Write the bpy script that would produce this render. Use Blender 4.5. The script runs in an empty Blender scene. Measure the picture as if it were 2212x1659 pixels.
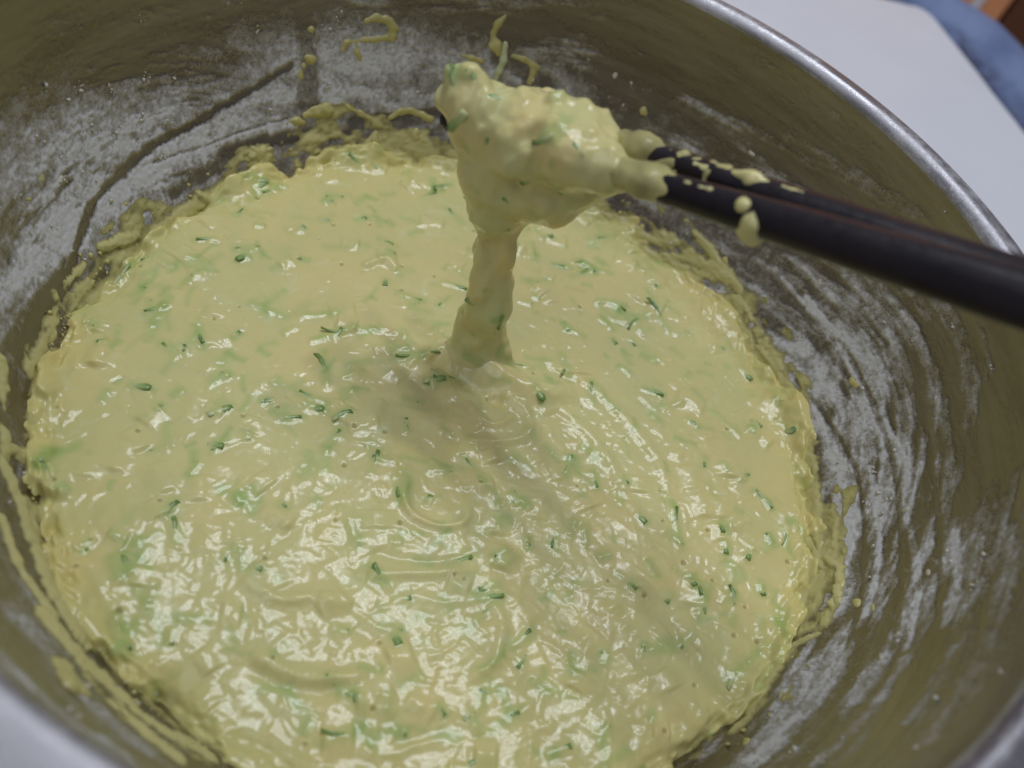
import bpy, math, random
import numpy as np
from math import sin, cos, pi, radians
from mathutils import Matrix, Vector, Euler

random.seed(7)
rng = np.random.default_rng(11)
sc = bpy.context.scene
COL = sc.collection

# ------------------------------------------------------------------ camera, world, lamp, exposure
RB = 0.115                                   # inner radius of the bowl at the rim (m)
CAM_P = np.array([0, -1.1568, 1.5058]) * RB
CAM_E = (0.6632, -0.2507, 0.2382)
PW, PH, PF = 2212.0, 1659.0, 1.1 * 1659.0    # units in which the photograph was measured
cam = bpy.data.cameras.new('camera')
cam.lens = 36 * PF / PW
cam.sensor_width = 36
cam.clip_start = 0.005
cam.clip_end = 20
cam.dof.use_dof = True
cam.dof.focus_distance = 0.212
cam.dof.aperture_fstop = 10.0
camo = bpy.data.objects.new('camera', cam)
camo.location = CAM_P
camo.rotation_euler = CAM_E
COL.objects.link(camo)
sc.camera = camo

w = bpy.data.worlds.new('World')
sc.world = w
w.use_nodes = True
w.node_tree.nodes['Background'].inputs[0].default_value = (0.80, 0.84, 1.0, 1)
w.node_tree.nodes['Background'].inputs[1].default_value = 0.24

def lamp(name, loc, target, size, power, color):
    l = bpy.data.lights.new(name, 'AREA')
    l.shape = 'DISK'
    l.size = size
    l.energy = power
    l.color = color
    o = bpy.data.objects.new(name, l)
    o.location = loc
    o.rotation_euler = (Vector(target) - Vector(loc)).to_track_quat('-Z', 'Y').to_euler()
    COL.objects.link(o)
    return o
for bx, by in ((-0.22, 0.30), (0.00, 0.27), (0.22, 0.34), (-0.14, 0.50), (0.08, 0.56), (0.30, 0.60)):     # a ceiling fitting with six bulbs
    lamp('ceiling_bulb', (bx, by, 1.30), (0, 0, 0), 0.05, 1.42, (0.84, 0.90, 1.0))
lamp('fill_light', (-0.55, -0.75, 1.75), (0.2, 0.4, -0.2), 1.30, 7.0, (0.84, 0.90, 1.0))  # added soft fill behind the camera, lifts the shadows and the cabinet front

sc.view_settings.view_transform = 'Standard'
sc.view_settings.look = 'None'
sc.view_settings.gamma = 1
sc.view_settings.exposure = 0.02
sc.cycles.max_bounces = 8
sc.cycles.use_denoising = True

# ------------------------------------------------------------------ measuring helpers
def rotm(ax, ay, az):
    return np.array(Euler((ax, ay, az), 'XYZ').to_matrix())
CM = rotm(*CAM_E)
def ray(x, y):
    d = CM @ np.array([(x - PW / 2) / PF, -(y - PH / 2) / PF, -1.0])
    return d / np.linalg.norm(d)
def on_z(x, y, z):
    d = ray(x, y)
    return CAM_P + d * ((z - CAM_P[2]) / d[2])
def on_plane(x, y, B, n):
    d = ray(x, y)
    return CAM_P + d * (((B - CAM_P) @ n) / (d @ n))
def at_dist(x, y, t):
    return CAM_P + ray(x, y) * t

HRIM = 0.5771 * RB
K0 = 0.1514
def wall_r(z):                               # inner radius of the bowl at height z (batter level is z = 0)
    s = 1 - np.asarray(z, float) / HRIM
    return RB * (1 - K0 * s * s)
def wall_hit(x, y, off=0.0):
    d = ray(x, y)
    t = np.linspace(0.02, 0.6, 4000)
    p = CAM_P[None] + d[None] * t[:, None]
    f = np.hypot(p[:, 0], p[:, 1]) - (wall_r(p[:, 2]) - off)
    inside = (p[:, 2] < HRIM)
    k = np.where((f[1:] > 0) & (f[:-1] <= 0) & inside[1:])[0]
    if len(k) == 0:
        k = np.where((f > 0) & inside)[0]
        return p[k[0]] if len(k) else p[-1]
    return p[k[0] + 1]
def px_size(p):                              # metres per measured pixel at p
    return np.linalg.norm(np.asarray(p) - CAM_P) / PF

# ------------------------------------------------------------------ noise in numpy
def _h(a):
    a = (a ^ 61) ^ (a >> 16)
    a = (a * 9) & 0xffffffff
    a = a ^ (a >> 4)
    a = (a * 0x27d4eb2d) & 0xffffffff
    return a ^ (a >> 15)
def hsh(*ks):
    a = np.zeros_like(ks[0], dtype=np.int64)
    for i, k in enumerate(ks):
        a = _h((a * 31 + k.astype(np.int64) * (374761393 + 668265263 * i)) & 0xffffffff)
    return (a & 0xffffff) / float(0x1000000)
def vnoise(x, y, seed=0, per=None):
    ix, iy = np.floor(x), np.floor(y)
    fx, fy = x - ix, y - iy
    fx = fx * fx * fx * (fx * (fx * 6 - 15) + 10)
    fy = fy * fy * fy * (fy * (fy * 6 - 15) + 10)
    def g(a, b):
        a = np.mod(a, per) if per else a
        return hsh(a + 1000, b + 1000, np.full_like(a, seed + 17))
    return ((g(ix, iy) * (1 - fx) + g(ix + 1, iy) * fx) * (1 - fy)
            + (g(ix, iy + 1) * (1 - fx) + g(ix + 1, iy + 1) * fx) * fy)
def fbm(x, y, seed=0, oct=4, per=None, gain=0.5):
    v, a, t = 0, 1.0, 0
    for o in range(oct):
        v = v + a * vnoise(x * 2 ** o, y * 2 ** o, seed + o * 7, per * 2 ** o if per else None)
        t += a
        a *= gain
    return v / t
def vnoise3(p, seed=0):
    i = np.floor(p)
    f = p - i
    f = f * f * (3 - 2 * f)
    r = 0
    for dx in (0, 1):
        for dy in (0, 1):
            for dz in (0, 1):
                wgt = (f[..., 0] if dx else 1 - f[..., 0]) * (f[..., 1] if dy else 1 - f[..., 1]) * (f[..., 2] if dz else 1 - f[..., 2])
                r = r + wgt * hsh(i[..., 0] + dx + 1000, i[..., 1] + dy + 1000, i[..., 2] + dz + 1000, np.full(i.shape[:-1], seed))
    return r
def sstep(a, b, x):
    t = np.clip((x - a) / (b - a), 0, 1)
    return t * t * (3 - 2 * t)

# ------------------------------------------------------------------ mesh helpers
def mesh_from(name, verts, faces, smooth=True):
    me = bpy.data.meshes.new(name)
    verts = np.asarray(verts, np.float32)
    faces = np.asarray(faces, np.int32)
    me.vertices.add(len(verts))
    me.vertices.foreach_set('co', verts.ravel())
    n = faces.shape[1]
    me.loops.add(faces.size)
    me.loops.foreach_set('vertex_index', faces.ravel())
    me.polygons.add(len(faces))
    me.polygons.foreach_set('loop_start', np.arange(0, faces.size, n, dtype=np.int32))
    me.polygons.foreach_set('use_smooth', np.full(len(faces), smooth))
    me.update(calc_edges=True)
    me.validate()
    return me
def col_attr(me, name, rgb):
    a = me.color_attributes.new(name, 'FLOAT_COLOR', 'POINT')
    c = np.ones((len(me.vertices), 4), np.float32)
    c[:, :3] = rgb
    a.data.foreach_set('color', c.ravel())
def f_attr(me, name, v):
    a = me.attributes.new(name, 'FLOAT', 'POINT')
    a.data.foreach_set('value', np.asarray(v, np.float32))
def obj(name, me, mat=None, parent=None, label=None, cat=None, group=None, kind=None):
    o = bpy.data.objects.new(name, me)
    COL.objects.link(o)
    if mat is not None and len(me.materials) == 0:
        me.materials.append(mat)
    if parent is not None:
        o.parent = parent
    for k, v in (('label', label), ('category', cat), ('group', group), ('kind', kind)):
        if v:
            o[k] = v
    return o
def empty(name, loc, label, cat, group=None):
    o = bpy.data.objects.new(name, None)
    o.empty_display_size = 0.01
    COL.objects.link(o)
    o.location = loc
    o['label'] = label
    o['category'] = cat
    if group:
        o['group'] = group
    return o
def put(o, root):                            # mesh built in world coordinates under an Empty that stands at its base
    o.parent = root
    o.matrix_parent_inverse = Matrix.Translation(-root.location)
    return o

def surface_nets(vol, org, h):
    """mesh of vol = 0 (vol < 0 inside) on a regular grid"""
    nx, ny, nz = vol.shape
    ins = vol < 0
    cs = [(0,0,0),(1,0,0),(0,1,0),(1,1,0),(0,0,1),(1,0,1),(0,1,1),(1,1,1)]
    def c(a, o):
        return a[o[0]:nx - 1 + o[0], o[1]:ny - 1 + o[1], o[2]:nz - 1 + o[2]]
    cnt = sum(c(ins, o).astype(int) for o in cs)
    act = (cnt > 0) & (cnt < 8)
    idx = -np.ones(act.shape, int)
    ii = np.argwhere(act)
    idx[act] = np.arange(len(ii))
    pos = np.zeros((len(ii), 3))
    num = np.zeros(len(ii))
    for a in range(8):
        for b in range(a + 1, 8):
            if sum(abs(cs[a][k] - cs[b][k]) for k in range(3)) != 1:
                continue
            va, vb = c(vol, cs[a])[act], c(vol, cs[b])[act]
            m = (va < 0) != (vb < 0)
            t = np.where(m, va / np.where(m, va - vb, 1), 0)
            p = np.array(cs[a])[None] + (np.array(cs[b]) - np.array(cs[a]))[None] * t[:, None]
            pos[m] += p[m]
            num[m] += 1
    verts = (ii + pos / num[:, None]) * h + org
    quads = []
    for ax in range(3):
        u, v = [(1, 2), (2, 0), (0, 1)][ax]
        sl0 = [slice(1, -1)] * 3
        sl1 = [slice(1, -1)] * 3
        sl0[ax] = slice(0, -1)
        sl1[ax] = slice(1, None)
        A, Bv = ins[tuple(sl0)], ins[tuple(sl1)]
        ed = np.argwhere(A != Bv)
        flip = A[tuple(ed.T)]
        base = ed.copy()
        for k in range(3):
            if k != ax:
                base[:, k] += 1
        def cell(du, dv):
            q = base.copy()
            q[:, u] -= du
            q[:, v] -= dv
            return idx[tuple(q.T)]
        q = np.stack([cell(1, 1), cell(0, 1), cell(0, 0), cell(1, 0)], 1)
        q[~flip] = q[~flip][:, ::-1]
        quads.append(q)
    quads = np.concatenate(quads)
    return verts, quads[(quads >= 0).all(1)]
def smin(a, b, k):
    hh = np.clip(0.5 + 0.5 * (b - a) / k, 0, 1)
    return b * (1 - hh) + a * hh - k * hh * (1 - hh)
def sdf_mesh(name, segs, h, k, noise=(), pad=None, extra=None):
    """segs: (p0, r0, p1, r1) round cones, melted together"""
    P = np.array([s[i] for s in segs for i in (0, 2)])
    rr = max(max(s[1], s[3]) for s in segs)
    pad = pad or rr + 4 * h
    lo, hi = P.min(0) - pad, P.max(0) + pad
    n = np.ceil((hi - lo) / h).astype(int) + 1
    g = np.stack(np.meshgrid(*[np.arange(m) for m in n], indexing='ij'), -1) * h + lo
    vol = None
    for p0, r0, p1, r1 in segs:
        p0, p1 = np.asarray(p0), np.asarray(p1)
        d = p1 - p0
        L = d @ d
        t = np.clip(((g - p0) @ d) / L, 0, 1) if L > 1e-12 else np.zeros(g.shape[:-1])
        s = np.linalg.norm(g - p0 - t[..., None] * d, axis=-1) - (r0 + (r1 - r0) * t)
        vol = s if vol is None else smin(vol, s, k)
    for amp, wl, sd in noise:
        vol = vol + amp * (vnoise3(g / wl, sd) - 0.5) * 2
    if extra is not None:
        vol = extra(g, vol)
    v, q = surface_nets(vol, lo, h)
    return mesh_from(name, v, q)

# ------------------------------------------------------------------ materials
def new_mat(name):
    m = bpy.data.materials.new(name)
    m.use_nodes = True
    nt = m.node_tree
    return m, nt, nt.nodes['Principled BSDF']
def N(nt, t, **kw):
    n = nt.nodes.new(t)
    for k, v in kw.items():
        setattr(n, k, v)
    return n
def noise_node(nt, scale, detail=3, rough=0.5, vec=None):
    n = N(nt, 'ShaderNodeTexNoise')
    n.inputs['Scale'].default_value = scale
    n.inputs['Detail'].default_value = detail
    n.inputs['Roughness'].default_value = rough
    if vec:
        nt.links.new(vec, n.inputs['Vector'])
    return n
def ramp(nt, src, stops):
    r = N(nt, 'ShaderNodeValToRGB')
    el = r.color_ramp.elements
    while len(el) < len(stops):
        el.new(0.5)
    for e, (p, c) in zip(el, stops):
        e.position = p
        e.color = (*c, 1) if len(c) == 3 else c
    nt.links.new(src, r.inputs[0])
    return r
def math_node(nt, op, a, b=None, clamp=False):
    n = N(nt, 'ShaderNodeMath', operation=op, use_clamp=clamp)
    for i, v in enumerate((a, b)):
        if v is None:
            continue
        if isinstance(v, (int, float)):
            n.inputs[i].default_value = v
        else:
            nt.links.new(v, n.inputs[i])
    return n.outputs[0]
def bump(nt, h, bs, strength, dist):
    b = N(nt, 'ShaderNodeBump')
    b.inputs['Strength'].default_value = strength
    b.inputs['Distance'].default_value = dist
    nt.links.new(h, b.inputs['Height'])
    nt.links.new(b.outputs[0], bs.inputs['Normal'])
    return b
def simple(name, c0, c1, scale, rough, metallic=0.0, bump_d=0.0):
    m, nt, bs = new_mat(name)
    tc = N(nt, 'ShaderNodeTexCoord')
    n = noise_node(nt, scale, 4, 0.6, tc.outputs['Object'])
    r = ramp(nt, n.outputs[0], [(0.3, c0), (0.7, c1)])
    nt.links.new(r.outputs[0], bs.inputs['Base Color'])
    bs.inputs['Roughness'].default_value = rough
    bs.inputs['Metallic'].default_value = metallic
    if bump_d:
        bump(nt, n.outputs[0], bs, 0.6, bump_d)
    return m

def batter_material(name, attr, c0=(0.64, 0.582, 0.256), c1=(0.695, 0.607, 0.268), rough=0.20):
    m, nt, bs = new_mat(name)
    tc = N(nt, 'ShaderNodeTexCoord')
    n = noise_node(nt, 60, 4, 0.6, tc.outputs['Object'])
    r = ramp(nt, n.outputs[0], [(0.35, c0), (0.65, c1)])
    out = r.outputs[0]
    if attr:
        at = N(nt, 'ShaderNodeAttribute', attribute_name='tint')
        mx = N(nt, 'ShaderNodeMix', data_type='RGBA', blend_type='MULTIPLY')
        mx.inputs['Factor'].default_value = 1
        nt.links.new(out, mx.inputs[6])
        nt.links.new(at.outputs['Color'], mx.inputs[7])
        out = mx.outputs[2]
    nt.links.new(out, bs.inputs['Base Color'])
    bs.inputs['Roughness'].default_value = rough
    bs.inputs['IOR'].default_value = 1.42
    bs.inputs['Subsurface Weight'].default_value = 0.35
    bs.inputs['Subsurface Radius'].default_value = (1.0, 0.75, 0.35)
    bs.inputs['Subsurface Scale'].default_value = 0.0022
    n2 = noise_node(nt, 520, 2, 0.5, tc.outputs['Object'])
    bump(nt, n2.outputs[0], bs, 0.10, 0.0003)
    return m
M_BAT = batter_material('batter', True)
M_SPL = batter_material('batter_splatter', False, (0.47, 0.42, 0.15), (0.58, 0.51, 0.21), 0.26)

def film_material():
    m = batter_material('batter_film', False, (0.52, 0.47, 0.19), (0.61, 0.54, 0.23), 0.24)
    nt = m.node_tree
    bs = nt.nodes['Principled BSDF']
    bs.inputs['Subsurface Weight'].default_value = 0.0
    at = N(nt, 'ShaderNodeAttribute', attribute_name='thick')
    tr = N(nt, 'ShaderNodeBsdfTransparent')
    tr.inputs[0].default_value = (0.80, 0.77, 0.55, 1)
    mx = N(nt, 'ShaderNodeMixShader')
    r = ramp(nt, at.outputs['Fac'], [(0.0, (0.12,) * 3), (0.35, (0.55,) * 3), (0.75, (1, 1, 1))])
    nt.links.new(r.outputs[0], mx.inputs[0])
    nt.links.new(tr.outputs[0], mx.inputs[1])
    nt.links.new(bs.outputs[0], mx.inputs[2])
    nt.links.new(mx.outputs[0], nt.nodes['Material Output'].inputs['Surface'])
    return m
M_FILM = film_material()
def shred_material(name, dark, mid, pale):
    m, nt, bs = new_mat(name)
    at = N(nt, 'ShaderNodeAttribute', attribute_name='along')
    tc = N(nt, 'ShaderNodeTexCoord')
    n = noise_node(nt, 700, 3, 0.6, tc.outputs['Object'])
    f = math_node(nt, 'ADD', at.outputs['Fac'], math_node(nt, 'MULTIPLY', math_node(nt, 'SUBTRACT', n.outputs[0], 0.5), 0.5))
    r = ramp(nt, f, [(0.05, dark), (0.4, mid), (0.8, pale)])
    nt.links.new(r.outputs[0], bs.inputs['Base Color'])
    bs.inputs['Roughness'].default_value = 0.22
    bs.inputs['Subsurface Weight'].default_value = 0.2
    bs.inputs['Subsurface Radius'].default_value = (0.6, 1.0, 0.4)
    bs.inputs['Subsurface Scale'].default_value = 0.001
    return m
M_SH = [shred_material('shred_green', (0.19, 0.30, 0.07), (0.35, 0.45, 0.16), (0.56, 0.58, 0.27)),
        shred_material('shred_dark', (0.14, 0.235, 0.06), (0.29, 0.385, 0.14), (0.50, 0.54, 0.24)),
        shred_material('shred_pale', (0.30, 0.42, 0.16), (0.52, 0.56, 0.30), (0.62, 0.60, 0.36))]

def steel_material(name, flour_attr):
    m, nt, bs = new_mat(name)
    tc = N(nt, 'ShaderNodeTexCoord')
    mp = N(nt, 'ShaderNodeMapping')
    mp.inputs['Scale'].default_value = (1, 1, 9)
    nt.links.new(tc.outputs['Object'], mp.inputs[0])
    sm = noise_node(nt, 28, 5, 0.62, mp.outputs[0])          # greasy smear bands round the wall
    gr = noise_node(nt, 2100, 4, 0.75, tc.outputs['Object'])   # grain of the flour
    pt = noise_node(nt, 330, 4, 0.7, tc.outputs['Object'])
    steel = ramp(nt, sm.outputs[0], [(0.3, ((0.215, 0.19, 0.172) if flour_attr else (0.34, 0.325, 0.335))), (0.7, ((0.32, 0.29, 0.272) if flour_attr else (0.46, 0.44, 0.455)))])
    if flour_attr:
        at = N(nt, 'ShaderNodeAttribute', attribute_name='flour').outputs['Fac']
    else:
        at = ramp(nt, sm.outputs[0], [(0.40, (0.10,) * 3), (0.72, (0.50,) * 3)]).outputs[0]
    g = math_node(nt, 'SUBTRACT', gr.outputs[0], 0.5)
    p = math_node(nt, 'SUBTRACT', pt.outputs[0], 0.5)
    f = math_node(nt, 'ADD', at, math_node(nt, 'ADD', math_node(nt, 'MULTIPLY', g, 1.1), math_node(nt, 'MULTIPLY', p, 0.6)))
    keep = math_node(nt, 'MULTIPLY', at, 6.0, True)
    f = math_node(nt, 'MULTIPLY', f, keep)
    mk = ramp(nt, f, [(0.10, (0, 0, 0)), (0.42, (0.42,) * 3), (0.85, (0.92,) * 3)]).outputs[0]
    mx = N(nt, 'ShaderNodeMix', data_type='RGBA')
    nt.links.new(mk, mx.inputs[0])
    nt.links.new(steel.outputs[0], mx.inputs[6])
    mx.inputs[7].default_value = (0.68, 0.665, 0.66, 1)
    nt.links.new(mx.outputs[2], bs.inputs['Base Color'])
    nt.links.new(math_node(nt, 'SUBTRACT', 1.0, math_node(nt, 'MULTIPLY', mk, 1.15), True), bs.inputs['Metallic'])
    rg = math_node(nt, 'ADD', 0.22 if flour_attr else 0.33, math_node(nt, 'MULTIPLY', mk, 0.6))
    rg = math_node(nt, 'ADD', rg, math_node(nt, 'MULTIPLY', sm.outputs[0], 0.12))
    nt.links.new(rg, bs.inputs['Roughness'])
    bump(nt, f, bs, 0.25, 0.0004)
    return m
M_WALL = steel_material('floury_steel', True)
M_RIM = steel_material('steel_rim', False)
M_CRUMB = simple('flour_crumb', (0.50, 0.45, 0.30), (0.66, 0.63, 0.55), 300, 0.85, 0, 0.0005)

# ------------------------------------------------------------------ floor, table and things beyond it
Z_T = -0.0415                                # table top
Z_F = -0.78
def box(x0, x1, y0, y1, z0, z1):
    v = [(x, y, z) for x in (x0, x1) for y in (y0, y1) for z in (z0, z1)]
    f = [(0, 1, 3, 2), (4, 6, 7, 5), (0, 4, 5, 1), (2, 3, 7, 6), (0, 2, 6, 4), (1, 5, 7, 3)]
    return v, f
def bevel_mesh(me, wd, seg=3):
    import bmesh
    bm = bmesh.new()
    bm.from_mesh(me)
    bmesh.ops.recalc_face_normals(bm, faces=bm.faces)
    bmesh.ops.bevel(bm, geom=list(bm.edges), offset=wd, segments=seg, affect='EDGES', profile=0.6)
    bm.to_mesh(me)
    bm.free()
    for p_ in me.polygons:
        p_.use_smooth = True

M_FLOOR = simple('terracotta_floor', (0.40, 0.155, 0.055), (0.50, 0.20, 0.075), 6, 0.5)
g = 12
fv = [(-3 + 6 * i / g, -3 + 6 * j / g, Z_F) for i in range(g + 1) for j in range(g + 1)]
ff = [(i * (g + 1) + j, (i + 1) * (g + 1) + j, (i + 1) * (g + 1) + j + 1, i * (g + 1) + j + 1) for i in range(g) for j in range(g)]
obj('floor', mesh_from('floor', fv, ff), M_FLOOR, kind='structure')

# table: a corner of the worn white top shows beyond the bowl
A = on_z(2008, 22, Z_T)
Bq = on_z(2212, 283, Z_T)
e1 = (Bq - A) / np.linalg.norm(Bq - A)       # along the right-hand edge, towards the viewer
e2 = np.array([e1[1], -e1[0], 0.0])          # across the top, to the far left
if e2[0] > 0:
    e2 = -e2
cor = A - e1 * 0.004
table = empty('table', tuple(cor + e1 * 0.40 + e2 * 0.35 + np.array([0, 0, Z_F - Z_T])), 'white table top with a worn chipped corner under the steel bowl', 'table')
def tq(u, v):
    return cor + e1 * u + e2 * v
# outline with the chipped corner
nn = 40
out = []
ch = [(0.050, 0.0), (0.034, 0.0005), (0.020, 0.0005), (0.011, 0.0012), (0.006, 0.0035), (0.0035, 0.006), (0.0012, 0.010), (0.0018, 0.017), (0.0005, 0.026), (0.0, 0.040)]
out = [(0.80, 0.0)] + [(0.80 - (0.75) * k / 30, 0.0003 * math.sin(k * 2.3)) for k in range(1, 30)] + ch + [(0.0, 0.70), (0.80, 0.70)]
tv, tf = [], []
import bmesh
bm = bmesh.new()
top = [bm.verts.new(tq(u + 0.0007 if False else u, v)) for u, v in out]
f0 = bm.faces.new(top)
r = bmesh.ops.extrude_face_region(bm, geom=[f0])
for vv in r['geom']:
    if isinstance(vv, bmesh.types.BMVert):
        vv.co.z -= 0.022
bmesh.ops.recalc_face_normals(bm, faces=bm.faces)
bmesh.ops.bevel(bm, geom=[e for e in bm.edges if all(abs(v.co.z - Z_T) < 1e-6 for v in e.verts)], offset=0.0012, segments=2, affect='EDGES')
me = bpy.data.meshes.new('table_top')
bm.to_mesh(me)
bm.free()
M_TABLE = simple('white_laminate', (0.71, 0.71, 0.735), (0.745, 0.745, 0.765), 14, 0.42)
put(obj('table_top', me, M_TABLE), table)
M_LEG = simple('grey_painted_metal', (0.33, 0.33, 0.34), (0.38, 0.38, 0.39), 10, 0.4)
for u, v in ((0.06, 0.06), (0.74, 0.06), (0.06, 0.64), (0.74, 0.64)):
    p = tq(u, v)
    vs, fs = box(p[0] - 0.018, p[0] + 0.018, p[1] - 0.018, p[1] + 0.018, Z_F, Z_T - 0.0215)
    me = mesh_from('leg', vs, fs, False)
    bevel_mesh(me, 0.003, 2)
    put(obj('leg', me, M_LEG), table)

# mottled blue cloth bulging beyond the table edge
def denim():
    m, nt, bs = new_mat('mottled_blue_cloth')
    tc = N(nt, 'ShaderNodeTexCoord')
    n = noise_node(nt, 16, 4, 0.55, tc.outputs['Object'])
    r_ = ramp(nt, n.outputs[0], [(0.34, (0.085, 0.12, 0.25)), (0.5, (0.165, 0.215, 0.37)), (0.64, (0.215, 0.27, 0.44))])
    nt.links.new(r_.outputs[0], bs.inputs['Base Color'])
    bs.inputs['Roughness'].default_value = 0.9
    n2 = noise_node(nt, 26, 4, 0.6, tc.outputs['Object'])
    bump(nt, n2.outputs[0], bs, 0.7, 0.012)
    return m
# outer outline in the photograph, taken at a depth a hand's breadth beyond the table edge, below its height
D0 = np.linalg.norm(on_z(2100, 120, Z_T) - CAM_P) + 0.05
ol = [(1960, -90), (2020, -45), (2072, -4), (2110, 18), (2160, 52), (2212, 105), (2290, 190), (2350, 280), (2400, 390)]
inn = [(1880, 60), (1935, 110), (1985, 165), (2030, 215), (2080, 262), (2130, 320), (2190, 390), (2240, 440), (2300, 500)]
NV, NU = 26, 60
V = []
for j in range(NV):
    s = j / (NV - 1)
    for i in range(NU):
        t = i / (NU - 1) * (len(ol) - 1)
        k = min(int(t), len(ol) - 2)
        f = t - k
        o_ = np.array(ol[k]) * (1 - f) + np.array(ol[k + 1]) * f
        n_ = np.array(inn[k]) * (1 - f) + np.array(inn[k + 1]) * f
        a = s * pi                          # from the far silhouette round the front to the underside
        c = o_ * (0.5 + 0.5 * cos(a)) + n_ * (0.5 - 0.5 * cos(a))
        dd = D0 + 0.045 - 0.05 * sin(a) + 0.012 * s
        q = at_dist(c[0], c[1], dd)
        wv = fbm(np.array([i * 0.16]), np.array([j * 0.22]), 5, 3)[0] - 0.5
        V.append(q - ray(c[0], c[1]) * wv * 0.009 * sin(a))
Fq = [(j * NU + i, j * NU + i + 1, (j + 1) * NU + i + 1, (j + 1) * NU + i) for j in range(NV - 1) for i in range(NU - 1)]
# close the back with a second skin so that the bulge has depth
V = np.array(V)
mid = np.array([ray(2130, 120)])[0]
back = V + np.array([0.02, 0.05, -0.09])
nV = len(V)
Fb = [tuple(x + nV for x in q[::-1]) for q in Fq]
per = [i for i in range(NU)] + [j * NU + NU - 1 for j in range(1, NV)] + [(NV - 1) * NU + i for i in range(NU - 2, -1, -1)] + [j * NU for j in range(NV - 2, 0, -1)]
Fs = [(per[k], per[k - 1], per[k - 1] + nV, per[k] + nV) for k in range(len(per))]
cl = obj('blue_cloth', mesh_from('blue_cloth', np.concatenate([V, back]), Fq + Fb + Fs), denim(),
         label='mottled denim blue cloth bulging beyond the chipped corner of the white table', cat='cloth')

# brown cabinet and a white strip on the orange ground beyond
Qc = at_dist(2150, 20, 1.05)
nc = CAM_P - Qc
nc[2] = 0
nc /= np.linalg.norm(nc)
uc = np.array([-nc[1], nc[0], 0.0])
def cu(x, y):
    return (on_plane(x, y, Qc, nc) - Qc) @ uc
def slab(u0, u1, z0, z1, d0, d1):
    vs = [Qc * np.array([1, 1, 0]) + uc * u + nc * d + np.array([0, 0, z]) for u in (u0, u1) for d in (d0, d1) for z in (z0, z1)]
    me_ = mesh_from('panel', vs, [(0, 1, 3, 2), (4, 6, 7, 5), (0, 4, 5, 1), (2, 3, 7, 6), (0, 2, 6, 4), (1, 5, 7, 3)], False)
    bevel_mesh(me_, 0.002, 2)
    return me_
base_c = Qc - nc * 0.2
cab = empty('cabinet', (base_c[0], base_c[1], Z_F), 'orange wood cabinet with a white strip and a dark brown door beyond the blue cloth', 'cabinet')
us = sorted([cu(2099, 4), cu(2127, 4)])
ud = cu(2178, 20)
sg_ = 1 if cu(2200, 10) > cu(2100, 10) else -1
ZC = 0.30
M_OR = simple('orange_wood', (0.78, 0.33, 0.14), (0.88, 0.41, 0.19), 5, 0.5)
M_DK = simple('dark_wood', (0.10, 0.035, 0.018), (0.15, 0.06, 0.028), 5, 0.5)
M_WH = simple('white_strip', (0.72, 0.72, 0.74), (0.80, 0.80, 0.82), 8, 0.5)
put(obj('carcass', slab(min(us[0] - sg_ * 0.40, ud + sg_ * 0.35), max(us[0] - sg_ * 0.40, ud + sg_ * 0.35), Z_F, ZC, -0.40, -0.021), M_DK), cab)
put(obj('door', slab(*sorted((us[0] - sg_ * 0.39, ud - sg_ * 0.002)), Z_F + 0.05, ZC - 0.01, -0.0205, 0.0), M_OR, label='orange wood door'), cab)
put(obj('door', slab(*sorted((ud + sg_ * 0.002, ud + sg_ * 0.34)), Z_F + 0.05, ZC - 0.01, -0.0205, 0.0), M_DK, label='dark brown door'), cab)
put(obj('strip', slab(us[0], us[1], Z_F + 0.05, ZC - 0.01, -0.002, 0.004), M_WH, label='white vertical strip'), cab)
# ------------------------------------------------------------------ mixing bowl
bowl = empty('mixing_bowl', (0, 0, Z_T), 'large stainless steel mixing bowl smeared with flour inside', 'bowl')
NT, NZ = 1700, 200
Z0 = -0.010
th = np.linspace(0, 2 * pi, NT, endpoint=False)
zz = np.linspace(Z0, HRIM, NZ)
TH, ZZ = np.meshgrid(th, zz, indexing='xy')           # shape (NZ, NT)
UU = TH / (2 * pi)
def tz(px, py):
    p = wall_hit(px, py)
    return math.atan2(p[1], p[0]) % (2 * pi), p[2]
def stroke(pts, width, soft=0.5, seed=0, wob=0.25):
    """1 inside a stroke drawn along the wall, width in mm, ragged edge"""
    q = [tz(*p) for p in pts]
    m = np.zeros_like(TH)
    rag = np.clip(1 + wob * 2.6 * (fbm(UU * 420, ZZ / 0.002, seed + 3, 3, 420) - 0.5) + wob * 2.2 * (fbm(UU * 90, ZZ / 0.009, seed + 9, 2, 90) - 0.5), 0.2, 3)
    for (t0, z0), (t1, z1) in zip(q[:-1], q[1:]):
        dt = ((t1 - t0 + pi) % (2 * pi)) - pi
        X = (((TH - t0 + pi) % (2 * pi)) - pi) * RB
        Y = ZZ - z0
        dx, dy = dt * RB, z1 - z0
        L = dx * dx + dy * dy + 1e-12
        t = np.clip((X * dx + Y * dy) / L, 0, 1)
        d = np.hypot(X - t * dx, Y - t * dy) / (width * 0.001 * 0.5) / rag
        m = np.maximum(m, 1 - sstep(1 - soft, 1 + soft * 0.4, d))
    return m
hz = ZZ / HRIM
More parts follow.
